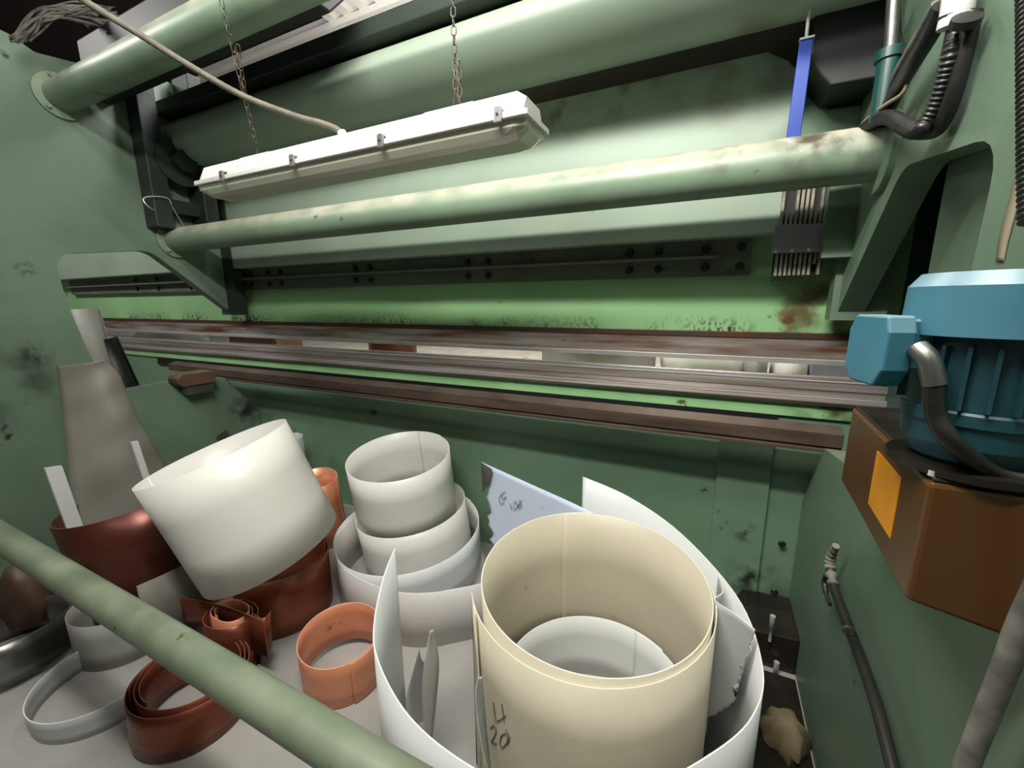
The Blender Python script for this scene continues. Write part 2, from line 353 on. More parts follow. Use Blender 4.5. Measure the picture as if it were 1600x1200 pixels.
# bed
MB().box((-4.7, YB, FZ), (.95, YB+.07, -.302)).build('bed', 'bed', pb)
MB().box((-4.2, YB-.012, -.344), (.46, YB-.0005, -.303)).build('bed_cap', 'cap', pb, bevel=.002)
MB().box((-3.3, YB-.010, -.395), (.20, YB-.0005, -.345)).build('bed_black_strip', 'black', pb)  # black strip on the bed face below the cap
MB().box((.05, YB-.016, FZ), (.20, YB-.0005, -.42)).build('bed_end_plate', 'bed', pb, bevel=.003)
for px, py in ((1222, 850), (1210, 925)):
    p = at(px, py, 'y', YB-.016); T = Matrix.Translation(p) @ Matrix.Rotation(PI/2, 4, 'X')
    MB().lathe([(0, .004), (.008, .004), (.011, 0)], T=T, seg=14).build('bed_bolt', 'bolt', pb)
for px, py in ((1207, 968), (1213, 1040)):
    p = at(px, py, 'y', 1.225)
    MB().tube([p+Vector((0, 0, .012)), p-Vector((0, 0, .025)), p-Vector((0, 0, .026)), p-Vector((0, 0, .07))], [.007, .007, .0045, .0045], 12).build('pin', 'bright', pb)
MB().prism([(.10, FZ), (XR-.001, FZ), (XR-.001, -.935), (.16, -.945)], 'y', 1.24, YB-.018).build('foot_bracket', 'oily', pb, bevel=.004)
# cross tubes with flange rings
def ring(x, y, z, r, R, side):
    T = Matrix.Translation((x, y, z)) @ Matrix.Rotation(PI/2*side, 4, 'Y')
    return MB().lathe([(r, .0), (R, .0), (R, .012), (r, .016), (r, .0)], T=T, seg=40, sm=True)
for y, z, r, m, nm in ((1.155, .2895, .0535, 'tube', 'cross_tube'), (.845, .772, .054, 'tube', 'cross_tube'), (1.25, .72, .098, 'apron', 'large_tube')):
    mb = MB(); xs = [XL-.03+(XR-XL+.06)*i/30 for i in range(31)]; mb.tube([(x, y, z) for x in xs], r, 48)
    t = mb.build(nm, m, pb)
    if r < .09:
        R = r*1.45
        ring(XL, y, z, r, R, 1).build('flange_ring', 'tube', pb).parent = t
        ring(XR, y, z, r, R, -1).build('flange_ring', 'green', pb).parent = t
        for k in range(3):
            a = k*2*PI/3+1.9; yy, zz = y+math.cos(a)*r*1.22, z+math.sin(a)*r*1.22
            T = Matrix.Translation((XL+.012, yy, zz)) @ Matrix.Rotation(PI/2, 4, 'Y')
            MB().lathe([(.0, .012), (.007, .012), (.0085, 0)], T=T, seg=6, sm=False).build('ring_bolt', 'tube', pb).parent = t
MB().tube([(x, .292, -.563) for x in [XL-.03+(XR-XL+.06)*i/30 for i in range(31)]], .0285, 40).build('cross_tube', 'fronttube', pb)
# box beam above the large tube
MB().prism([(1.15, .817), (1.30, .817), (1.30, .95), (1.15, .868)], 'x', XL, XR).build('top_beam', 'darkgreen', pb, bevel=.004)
MB().prism([(.925, .80), (1.0, .80), (1.12, .93), (1.12, 1.0), (.925, 1.0)], 'x', XL, -1.04).build('drive_beam', 'black', pb, bevel=.006)
# left upper gear, the shade there kept in its near-black colour
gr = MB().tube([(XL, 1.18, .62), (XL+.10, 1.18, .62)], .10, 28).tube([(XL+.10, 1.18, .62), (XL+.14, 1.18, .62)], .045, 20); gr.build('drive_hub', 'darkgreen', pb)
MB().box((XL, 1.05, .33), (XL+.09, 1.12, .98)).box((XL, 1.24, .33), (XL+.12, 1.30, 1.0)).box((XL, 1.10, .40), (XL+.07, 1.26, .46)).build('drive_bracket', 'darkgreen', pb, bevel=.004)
# outer cover behind the right throat
MB().box((.356, .2, FZ), (.376, 1.06, 1.3)).build('outer_cover', 'green', pb)
MB().box((.44, 1.2, -.5), (.46, 1.44, .6)).build('cylinder_housing', 'teal', pb, bevel=.006)
# black drive box top right
MB().prism([(.153, 1.1), (.153, .535), (.20, .475), (XR-.001, .475), (XR-.001, 1.1)], 'y', 1.27, 1.40).build('drive_box', 'black', pb, bevel=.004)
# smear of body filler on the right frame
p = [at(x, y, 'x', XR-.0015) for x, y in ((1592, 255), (1583, 290), (1572, 330), (1562, 370), (1556, 408))]
q = [at(x, y, 'x', XR-.0015) for x, y in ((1600, 262), (1597, 295), (1586, 335), (1575, 375), (1568, 408))]
ribbon(smooth_path(p, 4), smooth_path(q, 4), .001, rows=1).build('filler_smear', 'stroke', pb)
# weld edge on right frame near throat
# ------------------------------------------------------------------ tooling
pu = thing('punch_tool', 'long rusty punch bar clamped under the ram', 'press tool', (-1.8, 1.47, -.19))
MB().box((-4.08, 1.436, -.113), (.47, 1.485, -.0965)).build('clamp_bar', 'darkrust', pu, bevel=.001)
MB().prism([(1.440, -.1135), (1.48, -.1135), (1.476, -.165), (1.466, -.180), (1.446, -.180), (1.442, -.165)], 'x', -4.08, .47).build('blade', 'punch', pu)
MB().prism([(1.438, -.172), (1.4415, -.170), (1.4455, -.1803), (1.458, -.1803), (1.458, -.186), (1.444, -.186)], 'x', -4.08, .47).build('ground_edge', 'bright', pu)
di = thing('lower_die', 'long ground steel die bar lying on the bed under the punch', 'press tool', (-1.8, 1.46, -.302))
MB().prism([(1.425, -.229), (1.47, -.226), (1.478, -.242), (1.486, -.226), (1.52, -.229), (1.52, -.256), (1.425, -.256)], 'x', -4.08, .46).build('die_bar', 'die', di, bevel=.001)
MB().prism([(1.428, -.2565), (1.52, -.2565), (1.52, -.274), (1.433, -.274)], 'x', -4.08, .46).build('die_neck', 'die', di)
MB().prism([(1.418, -.2745), (1.53, -.2745), (1.53, -.3015), (1.424, -.3015), (1.414, -.290)], 'x', -4.08, .46).build('die_shoe', 'die', di, bevel=.0015)
MB().box((-4.08, 1.4225, -.2315), (.46, 1.4245, -.2275)).box((-4.08, 1.4155, -.2775), (.46, 1.4175, -.2740)).build('die_edge', 'bright', di)
ra = thing('gauge_rail', 'long brown steel rail lying across the throats below the die', 'rail', (-1.4, 1.23, -.392))
MB().prism([(1.295, -.383), (1.345, -.383), (1.345, -.336), (1.335, -.334), (1.295, -.346)], 'x', -2.86, .33).build('rail_bar', 'rail', ra, bevel=.0012)
MB().prism([(1.302, -.3885), (1.345, -.3885), (1.345, -.3835), (1.302, -.3835)], 'x', -2.5, .33).build('rail_foot', 'black', ra)
MB().prism([(1.290, -.3985), (1.345, -.3985), (1.345, -.389), (1.290, -.389)], 'x', -2.5, .33).build('rail_lip', 'rail', ra, bevel=.001)
bk = thing('stop_block', 'reddish-brown block on a grey metal foot at the left end of the rail', 'block', (-2.25, 1.13, -.42))
c0, c1 = at(275, 583, 'x', -2.22), at(347, 588, 'x', -2.22)
MB().prism([(1.03, -.365), (1.05, -.385), (1.19, -.385), (1.197, -.375), (1.197, -.335), (1.18, -.325), (1.05, -.325), (1.03, -.345)], 'x', -2.30, -2.215).build('block_body', 'wood', bk, bevel=.003)
MB().box((-2.295, 1.075, -.43), (-2.225, 1.185, -.386)).build('block_foot', 'steel', bk, bevel=.003)
# ------------------------------------------------------------------ brush unit on the right
br = thing('strip_brush_unit', 'pale ribbed comb of strips behind a grey riveted cover on the right of the ram', 'guard', (.19, 1.36, .06))
for k in range(10):
    x = .138+k*.0105
    top_ = .285 if k not in (1, 2, 7) else .22
    MB().box((x, 1.345, .062 if k not in (8,) else .09), (x+.006, 1.365, top_)).build('strip', 'brushm', br)
MB().box((.135, 1.366, .07), (.245, 1.372, .28)).build('backing', 'black', br)
cv = MB().prism([(.128, .190), (.288, .184), (.285, .116), (.124, .119)], 'y', 1.325, 1.340).build('cover', 'cover', br, bevel=.002)
for k in range(5):
    T = Matrix.Translation((.134+k*.036, 1.325, .1235)) @ Matrix.Rotation(PI/2, 4, 'X')
    MB().lathe([(0, .003), (.003, .002), (.004, 0)], T=T, seg=10).build('rivet', 'bright', br).parent = cv
MB().box((.235, 1.31, .19), (.262, 1.37, .33)).build('arm', 'black', br, bevel=.002)
# blue strap and its wire
sp_ = thing('blue_strap', 'flat blue plastic strap hanging behind the cross tube', 'strap', (.13, 1.24, .3))
p0, p1, p2, p3 = at(1250, 60, 'y', 1.24), at(1271, 60, 'y', 1.24), at(1249, 225, 'y', 1.24), at(1227, 225, 'y', 1.24)
mb = MB(); a = [p0, p1, p2, p3]; mb.add([v+Vector((0, -.004, 0)) for v in a]+[v+Vector((0, .004, 0)) for v in a], [(0,3,2,1),(4,5,6,7),(0,1,5,4),(1,2,6,5),(2,3,7,6),(3,0,4,7)])
mb.build('strap_band', 'blue', sp_, bevel=.0015)
MB().box(tuple(p0+Vector((-.001, -.007, -.006))), tuple(p1+Vector((.001, .006, .004)))).build('end_clip', 'whiteplastic', sp_)
MB().tube(smooth_path([at(1260, 58, 'y', 1.238), at(1263, 30, 'y', 1.238), at(1266, 8, 'y', 1.238), at(1268, -30, 'y', 1.238)]), .0035, 8).build('wire', 'whiteplastic', sp_)
MB().box(tuple(at(1254, 4, 'y', 1.234)), tuple(at(1278, -14, 'y', 1.245))).build('buckle', 'clip', sp_)
# ------------------------------------------------------------------ hydraulics and hoses top right
hc = thing('hydraulic_cylinder', 'slim dark teal cylinder with a bright rod at the top right', 'cylinder', tuple(at(1378, 180, 'y', 1.1)))
def cone(p, q, r0, r1, seg=24): return MB().tube([p, q], [r0, r1], seg)
P = lambda x, y, Y=1.08: at(x, y, 'y', Y)
cone(P(1376, 190), P(1390, 92), .018, .018).build('barrel', 'teal', hc)
cone(P(1389, 94), P(1391, 78), .0215, .0215).build('collar', 'teal', hc)
cone(P(1391, 80), P(1397, -20), .010, .010).build('rod', 'steel', hc)
def hose(name, label, m, pts, r, corr=False, plane=('x', .26), cat='hose', n=10, parent=None, group=None):
    pts = [at(p[0], p[1], p[2] if len(p) > 2 else plane[0], p[3] if len(p) > 2 else plane[1]) for p in pts]
    sp_ = smooth_path(pts, n)
    if corr:                                   # even spacing for the corrugation
        L = [0]
        for i in range(1, len(sp_)): L.append(L[-1]+(sp_[i]-sp_[i-1]).length)
        step = corr/4; q = []; d = 0; i = 0
        while d < L[-1]:
            while i < len(L)-2 and L[i+1] < d: i += 1
            q.append(sp_[i].lerp(sp_[i+1], (d-L[i])/max(1e-6, L[i+1]-L[i]))); d += step
        mb = MB().tube(q, r, 14, ribs=[1.06, 1.06, .86, .86])
    else: mb = MB().tube(sp_, r, 12)
    if parent is not None: return mb.build(name, m, parent)
    return tag(mb.build(name, m, origin=base([(v.x, v.y, v.z) for v in mb.v])), label, cat, group)
h1 = hose('corrugated_hose', 'black corrugated hose dropping down the right frame and bending to the cross tube', 'rubber',
     [(1497, 42, 'x', .27), (1490, 75, 'x', .262), (1478, 120, 'x', .262), (1465, 160, 'x', .262), (1450, 188, 'x', .258), (1434, 204, 'x', .25), (1412, 196, 'x', .25), (1392, 184, 'x', .25), (1372, 186, 'x', .25), (1352, 200, 'x', .245), (1336, 212, 'x', .24)], .0115, corr=.0065)
hose('black_hose', 'smooth black hose running down beside the corrugated hose', 'rubber',
     [(1520, 20, 'x', .272), (1512, 60, 'x', .272), (1500, 110, 'x', .272), (1484, 165, 'x', .272), (1464, 202, 'x', .272), (1440, 208, 'x', .272)], .010)
hose('taped_cable', 'thick black taped cable slanting down left of the white fitting', 'rubber',
     [(1474, 8, 'x', .255), (1455, 50, 'x', .255), (1430, 92, 'x', .255), (1408, 130, 'x', .26), (1390, 165, 'x', .26), (1378, 190, 'x', .265)], .0125)
hose('thin_cable', 'thin grey-brown cable clipped alongside the taped cable', 'greyhose',
     [(1462, 5, 'x', .25), (1440, 45, 'x', .25), (1418, 82, 'x', .25), (1400, 115, 'x', .25), (1388, 150, 'x', .255)], .005)
hose('hanging_cable', 'dark cable loop behind the taped cable', 'rubber',
     [(1400, -10, 'x', .27), (1402, 35, 'x', .27), (1404, 62, 'x', .27), (1414, 82, 'x', .27), (1428, 72, 'x', .27)], .006)
hose('cream_wire', 'thin cream wire reaching the end of the cross tube', 'stroke',
     [(1418, 132, 'x', .262), (1408, 148, 'x', .258), (1385, 163, 'x', .25), (1362, 180, 'x', .245), (1333, 209, 'x', .238)], .0033)
hose('edge_hose', 'black corrugated hose hanging at the right edge of the picture', 'rubber',
     [(1611, -30, 'x', .255), (1612, 60, 'x', .255), (1613, 150, 'x', .255), (1614, 250, 'x', .255), (1616, 345, 'x', .255)], .010, corr=.006)
ft = thing('hose_fitting', 'off-white elbow fitting at the head of the corrugated hose', 'fitting', tuple(at(1492, 30, 'x', .26)))
MB().tube(smooth_path([at(1502, -35, 'x', .262), at(1498, 0, 'x', .262), at(1494, 24, 'x', .262), at(1490, 42, 'x', .262)], 5), .0175, 20).build('elbow', 'whiteplastic', ft)
MB().tube([at(1494, 22, 'x', .262), at(1493, 26, 'x', .262)], .0185, 20).build('wire_tie', 'rubber', ft)
MB().tube([at(1512, 26, 'x', .262), at(1506, 40, 'x', .262)], .016, 14).build('tape_lump', 'rubber', ft)
# ------------------------------------------------------------------ light fixture and chains
fx = thing('light_fixture', 'long white weatherproof light fixture with clear cover hanging on chains', 'light fixture', (-.89, .85, .31))
X0, X1 = -1.432, -.345
FY, FZc = .85, .351
def loft(secs, name, m, bevel=0):
    """secs: (x, half width scale, [(dy,dz)...])"""
    mb = MB(); k = len(secs[0][1]); vs = []
    for x, pr in secs: vs += [(x, FY+a*.9, FZc+b*.9) for a, b in pr]
    fs = [(i*k+j, (i+1)*k+j, (i+1)*k+(j+1) % k, i*k+(j+1) % k) for i in range(len(secs)-1) for j in range(k)]
    mb.add(vs, fs); mb.add(vs[:k], [tuple(range(k))]); mb.add(vs[-k:], [tuple(range(k))[::-1]])
    return mb.build(name, m, fx, bevel=bevel)
def sec(w0, z0, w1, z1): return [(-w0, z0), (-w1, z1), (w1, z1), (w0, z0)]
loft([(X0+.012, sec(.056, .006, .038, .040)), (X0+.03, sec(.062, .006, .044, .052)), (X1-.03, sec(.062, .006, .044, .052)), (X1-.012, sec(.056, .006, .038, .040))], 'housing', 'whiteplastic', .004)
loft([(X0, sec(.064, -.006, .064, .0055)), (X0+.012, sec(.07, -.008, .07, .0055)), (X1-.012, sec(.07, -.008, .07, .0055)), (X1, sec(.064, -.006, .064, .0055))], 'rim_flange', 'whiteplastic', .002)
D = lambda s, d: [(-.06*s, -.0085), (-.058*s, -.022), (-.048*s, -.036*d), (-.032*s, -.044*d), (.032*s, -.044*d), (.048*s, -.036*d), (.058*s, -.022), (.06*s, -.0085)]
loft([(X0+.008, D(.92, .55)), (X0+.03, D(1, .9)), (X0+.06, D(1, 1)), (X1-.06, D(1, 1)), (X1-.03, D(1, .9)), (X1-.008, D(.92, .55))], 'diffuser', 'diffuser', .002)
for k, px in enumerate((345, 458, 598, 780)):
    x = at(px, 250, 'y', FY-.063).x
    cl = MB().box((x-.008, FY-.0695, FZc-.014), (x+.008, FY-.0635, FZc+.012)).box((x-.006, FY-.0695, FZc+.010), (x+.006, FY-.052, FZc+.014)).build('clip', 'clip', fx, bevel=.001)
    MB().tube([(x, FY-.0695, FZc), (x, FY-.071, FZc)], .0025, 8).build('clip_pin', 'bolt', fx).parent = cl
for px in (410, 712):
    x = at(px, 240, 'y', FY).x
    MB().box((x-.063, FY-.027, FZc+.0468), (x+.063, FY+.027, FZc+.054)).build('hanger_plate', 'whiteplastic', fx, bevel=.002)
MB().tube([(x, FY, FZc-.015) for x in (X0+.06, X1-.06)], .013, 14).build('lamp_tube', 'whiteplastic', fx)
for x in (X0+.04, X1-.05): MB().box((x-.006, FY-.03, FZc-.035), (x+.006, FY+.03, FZc-.009)).build('lamp_holder', 'clip', fx)
MB().tube([(X0-.018, FY, FZc+.012), (X0+.02, FY, FZc+.012)], .009, 12).build('cable_gland', 'bolt', fx)
def link_mb(c, d, s, L=.019, W=.0052, r=.0013):
    """one oval chain link"""
    d = d.normalized(); s = (s-d*s.dot(d)).normalized(); pts = []
    for k in range(12):
        a = 2*PI*k/12; y = math.sin(a)*W; x = math.cos(a)*W+(L/2-W if math.cos(a) > 0 else -(L/2-W))
        pts.append(c+d*x+s*y)
    mb = MB(); n = len(pts); nn = d.cross(s)
    for i, p in enumerate(pts):
        t = (pts[(i+1) % n]-pts[i-1]).normalized(); a = t.cross(nn).normalized()
        mb.v += [p+a*r*math.cos(q*PI/2)+nn*r*math.sin(q*PI/2) for q in range(4)]
    for i in range(n):
        j = (i+1) % n
        for q in range(4): mb.f.append((i*4+q, i*4+(q+1) % 4, j*4+(q+1) % 4, j*4+q)); mb.sm.append(True)
    return mb
def chain(label, p, q, extra=None):
    p, q = Vector(p), Vector(q)
    ch = thing('chain', label, 'chain', tuple(p))
    segs = [(p, q)]+([extra] if extra else [])
    for a, b in segs:
        a, b = Vector(a), Vector(b); d = b-a; n = int(d.length/.0165)
        proto = {}
        for i in range(n):
            c = a+d*((i+.5)/n); par = i % 2
            if par not in proto:
                s = Vector((1, .3, 0)) if par else Vector((-.3, 1, 0))
                o = link_mb(c, d, s).build('link', 'chainm', ch); proto[par] = (o, c)
            else:
                o0, c0 = proto[par]; o = o0.copy(); COL.objects.link(o); o.parent = ch; o.location = c-c0
pc = at(405, 245, 'y', FY); pt = at(345, -2, 'y', .74)
pt2 = pt+(pt-pc)*.25
up0 = pc.lerp(pt, .42)+Vector((.012, -.006, 0)); up1 = pc.lerp(pt, .72)+Vector((.028, -.006, 0))
chain('rusty chain holding the left end of the light fixture', pc, pt2, (up0, up1))
qc = at(713, 180, 'y', FY); qt = Vector((qc.x, FY, .718))
chain('grey chain holding the right end of the light fixture', qc, qt, (at(719, 165, 'y', FY-.006), at(717, 95, 'y', FY-.006)))
cb = thing('conduit', 'dusty flexible conduit curving down into the light fixture', 'cable', tuple(at(538, 216, 'y', FY)))
pts = [at(95, -25, 'y', .53), at(130, 0, 'y', .56), at(220, 55, 'y', .62), at(300, 105, 'y', .68), at(380, 150, 'y', .75), at(460, 181, 'y', .81), at(500, 192, 'y', .84), at(526, 202, 'y', FY), at(537, 214, 'y', FY)]
MB().tube(smooth_path(pts, 14), .0076, 14, ribs=[1.03, .97]).build('hose', 'conduit', cb)
MB().tube([at(534, 207, 'y', FY), at(541, 222, 'y', FY)], .0112, 14).build('gland', 'whiteplastic', cb)
# steel wire loop on the left tube flange
wl = [at(262, 338, 'x', -2.27), at(235, 325, 'x', -2.2), at(224, 312, 'x', -2.2), at(235, 307, 'x', -2.2), at(262, 310, 'x', -2.2), at(270, 325, 'x', -2.22), at(287, 353, 'x', -2.26)]
mb = MB().tube(smooth_path(wl, 8), .0025, 8)
tag(mb.build('wire_loop', 'bright', origin=tuple(wl[-1])), 'thin bright wire loop stuck in the left end of the lower cross tube', 'wire')
# dusty cobweb hanging over the upper left tube
mb = MB(); random.seed(3)
for k in range(34):
    a = at(20+random.uniform(-8, 30), 62+random.uniform(-6, 6), 'x', -2.18+random.uniform(-.02, .02))
    b = at(75+random.uniform(-8, 14), 18+random.uniform(-8, 14), 'x', -2.15+random.uniform(-.02, .02))
    c = at(150+random.uniform(-12, 40), 28+random.uniform(-18, 22), 'x', -2.1+random.uniform(-.02, .02))
    mb.tube(smooth_path([a, a.lerp(b, .5)+Vector((0, 0, random.uniform(-.01, .02))), b, b.lerp(c, .5)+Vector((0, 0, random.uniform(-.01, .03))), c], 5), random.uniform(.0012, .005), 5, caps=False)
o = tag(mb.build('cobweb', 'cobweb', origin=tuple(at(60, 60, 'x', -2.18))), 'dust-laden cobweb draped above the upper left tube', 'cobweb'); o['kind'] = 'stuff'
# ------------------------------------------------------------------ motor unit on the right
mu = thing('gear_motor', 'blue motor standing on a brown box with an orange label', 'motor', (.24, .6, -.29))

T = Matrix.Translation((.1835, .467, -.16)) @ Matrix.Rotation(math.radians(-3.0), 4, 'Z')
bxp = MB().prism([(0, 0), (.099, 0), (.099, -.135), (0, -.118)], 'y', 0, .30, T).build('gear_box', 'brown', mu, bevel=.004)
MB().box((.003, .003, .0), (.097, .297, .004), T).build('oily_lid', 'oily', mu, bevel=.002)

lab = MB().box((-.0012, .062, -.088), (-.0002, .150, -.020), T).build('label_plate', 'orange', mu)
MB().tube([T @ Vector((.004, .010, .004)), T @ Vector((.004, .010, .009))], .0035, 12).build('lid_screw', 'bright', mu)
MC = (.226, .517)
def mot(prof, nm, m, seg=48): return MB().lathe(prof, c=(MC[0], MC[1], 0), seg=seg).build(nm, m, mu)
mot([(0, -.155), (.058, -.155), (.058, -.148), (.030, -.146)], 'motor_flange', 'oily')
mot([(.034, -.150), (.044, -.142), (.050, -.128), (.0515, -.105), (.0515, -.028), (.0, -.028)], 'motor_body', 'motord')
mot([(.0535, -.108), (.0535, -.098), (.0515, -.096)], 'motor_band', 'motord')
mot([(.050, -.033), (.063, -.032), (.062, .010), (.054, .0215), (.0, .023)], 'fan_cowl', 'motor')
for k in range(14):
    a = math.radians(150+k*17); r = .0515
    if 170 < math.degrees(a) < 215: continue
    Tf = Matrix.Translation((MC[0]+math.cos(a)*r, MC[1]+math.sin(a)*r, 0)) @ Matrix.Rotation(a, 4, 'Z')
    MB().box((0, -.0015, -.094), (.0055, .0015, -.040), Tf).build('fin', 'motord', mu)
# terminal box facing left
Tt = Matrix.Translation((.146, .512, 0)) @ Matrix.Rotation(math.radians(14), 4, 'Z') @ Matrix.Scale(.86, 4)
MB().prism([(-.030, -.018), (.024, -.018), (.034, -.035), (.034, -.080), (.020, -.094), (-.022, -.094), (-.034, -.075), (-.036, -.035)], 'x', -.014, .012, Tt).build('terminal_cover', 'motor', mu, bevel=.002)
MB().box((.0125, -.026, -.075), (.046, .022, -.022), Tt).build('terminal_neck', 'motor', mu, bevel=.002)
MB().tube(smooth_path([Tt @ Vector((.012, -.038, -.050)), Tt @ Vector((.016, -.05, -.062)), Tt @ Vector((.022, -.055, -.085))], 5), .0085, 14).build('cable_gland', 'steel', mu)
MB().tube(smooth_path([Tt @ Vector((.022, -.055, -.085)), Tt @ Vector((.026, -.058, -.115)), Tt @ Vector((.038, -.068, -.140)), T @ Vector((.045, .012, .013)), T @ Vector((.09, .006, .010))], 8), .0075, 12).build('supply_cable', 'rubber', mu)
MB().tube([T @ Vector((.078, .130, .004)), T @ Vector((.078, .130, .014))], .018, 24).build('filler_cap', 'rubber', mu)
# ------------------------------------------------------------------ pry bar and hose lower right
hk = thing('hooked_bar', 'dark pipe with a crooked wrapped top leaning on the right frame', 'pipe', tuple(at(1400, 1230, 'x', .262)))
q = [at(1306, 853, 'x', .262), at(1299, 868, 'x', .262), at(1297, 885, 'x', .262), at(1302, 915, 'x', .262), at(1318, 960, 'x', .262), at(1345, 1030, 'x', .262), at(1372, 1110, 'x', .262), at(1405, 1240, 'x', .262)]
MB().tube(smooth_path(q[2:], 6), .0085, 14).build('pipe', 'rubber', hk)
MB().tube(smooth_path(q[:4], 10), [.006+.004*min(1, i/18) for i in range(31)], 12, ribs=[1.1, 1.1, .8, .8]).build('wrapped_end', 'greyhose', hk)
MB().tube(smooth_path([at(1296, 893, 'x', .258), at(1289, 908, 'x', .257), at(1291, 928, 'x', .257), at(1297, 945, 'x', .257)], 5), [.006]*10+[.004]*6, 10).build('hook', 'rubber', hk)
MB().tube([at(1325, 983, 'x', .252), at(1326, 987, 'x', .252)], .010, 12).build('band', 'steel', hk)
hose('grey_conduit', 'dusty grey conduit running out at the lower right corner', 'greyhose',
     [(1660, 850, 'x', .245), (1625, 915, 'x', .245), (1592, 985, 'x', .245), (1572, 1040, 'x', .245), (1548, 1100, 'x', .245), (1522, 1165, 'x', .245), (1495, 1240, 'x', .245)], .0085, cat='cable')
rg = MB(); random.seed(5); c = at(1245, 1150, 'z', FZ)
bm_ = [(0, .075), (.03, .06), (.05, .035), (.055, .0)]
for k, (r0, h0) in enumerate(bm_): pass
vs = []; K = 20
for j, (rr, hh) in enumerate(((.058, 0), (.062, .02), (.045, .05), (.02, .068))):
    for k in range(K):
        a = 2*PI*k/K; d = 1+random.uniform(-.22, .22); vs.append((.235+rr*d*math.cos(a)*.75, 1.02+rr*d*math.sin(a), FZ+.001+hh*random.uniform(.85, 1.1)))
rg.add(vs, [(j*K+k, j*K+(k+1) % K, (j+1)*K+(k+1) % K, (j+1)*K+k) for j in range(3) for k in range(K)]+[tuple(range(3*K, 4*K))], True)
tag(MB().box((.075, .80, FZ), (XR-.004, 1.22, FZ+.004)).build('rubber_mat', 'oily', origin=(.18, 1.0, FZ)), 'black greasy mat on the floor beside the right frame', 'mat')
tag(rg.build('rag', 'tancloth', origin=(.235, 1.02, FZ)), 'crumpled tan rag on the floor by the right frame', 'rag')
# ------------------------------------------------------------------ rolls of sheet
add_roll('cream_roll', 'large cream sheet roll standing in the foreground with a seam inside', 'cream', (-.193, .793, -.581), (.011, -.068, 1), .24, .462, t=.0022, a0=math.radians(103), turns=1.06)
add_roll('liner_roll', 'short white roll standing inside the large cream roll', 'white2', (-.180, .795, -.862), (0, 0, 1), .212, .187, t=.0018, a0=math.radians(52), turns=1.06)
# cream flap wrapped round the big cream roll, with handwriting
def cyl_pt(a, z, r, c=(-.193, .793)): return Vector((c[0]+r*math.cos(a), c[1]+r*math.sin(a), z))
fl = thing('cream_outer_sheet', 'cream outer sheet with a pointed corner wrapped round the large cream roll', 'sheet', (-.19, .55, FZ))
top, bot = [], []
tipx = onplane(742, 960, (-.19, .57, -.64), (0, 1, 0))
for k in range(31):
    t = k/30; a = math.radians(200+t*178); r = .2435+.02*(1-t)**3
    zt = -.589+.068*r*math.sin(a)-.003; top.append(cyl_pt(a, zt, r)); bot.append(cyl_pt(a, FZ+.002, r))
A = at(743, 960, 'y', .60); B = at(760, 1198, 'y', .575)
top = [A]+top[2:]; bot = [Vector((B.x, B.y, FZ+.002))]+bot[2:]
ribbon(top, bot, .0016, rows=4).build('sheet', 'cream', fl)
def strokes(parent, m, fn, lines, r=.0011):
    mb = MB()
    for ln in lines:
        mb.tube(smooth_path([fn(u, v) for u, v in ln], 4), r, 6)
    return mb.build('handwriting', m, parent)
def flfn(u, v): return at(u, v, 'y', .553)
def cylhit(px, py):
    d = at(px, py, 'y', 1.0); cx, cy_ = -.193, .793; r = .25
    for _ in range(6):
        a = d.x**2+d.y**2; b = -2*(d.x*cx+d.y*cy_); c = cx*cx+cy_*cy_-r*r; s = (-b-math.sqrt(max(0, b*b-4*a*c)))/(2*a); p = d*s
        t = max(0, (math.degrees(math.atan2(p.y-cy_, p.x-cx)) % 360-200)/178); r = .2435+.02*(1-min(1, t))**3+.0016
    return p
L4 = [[(771, 1098), (776, 1126), (790, 1118)], [(784, 1100), (788, 1128)]]
L23 = [[(766, 1138), (772, 1134), (775, 1145), (768, 1160), (776, 1162)], [(783, 1150), (790, 1146), (793, 1158), (785, 1168), (781, 1160), (783, 1150)], [(790, 1140), (796, 1152), (793, 1163)]]
strokes(fl, 'ink', cylhit, L4+L23, .0012)
# large thin white curl round it
cP, nP = (-.26, .756, -.574), (.12, -.102, 1.)
rim = [(617, 857), (600, 900), (585, 970), (590, 1030), (640, 1120), (740, 1200), (860, 1245), (990, 1235), (1100, 1185), (1175, 1120), (1191, 1040), (1150, 930), (1060, 830), (980, 775), (911, 745)]
rim = smooth_path([onplane(x, y, cP, nP) for x, y in rim], 8)
mb = ribbon(rim, [Vector((p.x, p.y, FZ+.001)) for p in rim], .002, rows=3)
tag(mb.build('open_curl', 'white2', origin=(-.26, .756, FZ)), 'big thin white sheet standing in an open curl around the cream roll', 'sheet')
# blue printed sheet standing between them
top = [(752, 722, -.575), (830, 757, -.575), (917, 797, -.575)]
tp = [at(x, y, 'z', z) for x, y, z in top]+[Vector((-.15, 1.062, -.63)), Vector((-.02, .985, -.66)), ]
tp = smooth_path(tp, 8); random.seed(11)
bot = [Vector((p.x, p.y, FZ+.002)) for p in tp]
JG = [0]+[random.uniform(-.016, .016) for _ in range(30)]
def jag(u, v):
    k = max(0, 1-u/.3); d = (.02*min(1, v*5)+.05*v+JG[round(v*26)])*k; return (d, -.4*d, 0)
bs = thing('blue_film_sheet', 'pale blue film-covered sheet with torn edges and handwriting behind the cream roll', 'sheet', (-.4, 1.1, FZ))
ribbon(tp, bot, .0018, rows=26, bulge=jag).build('sheet', 'bluesheet', bs)
gs = [Vector((.055, .935, -.60)), Vector((.062, .86, -.585)), at(1117, 937, 'z', -.583), at(1150, 960, 'z', -.58), at(1181, 985, 'z', -.58)]
gs = smooth_path(gs, 7); gb = []
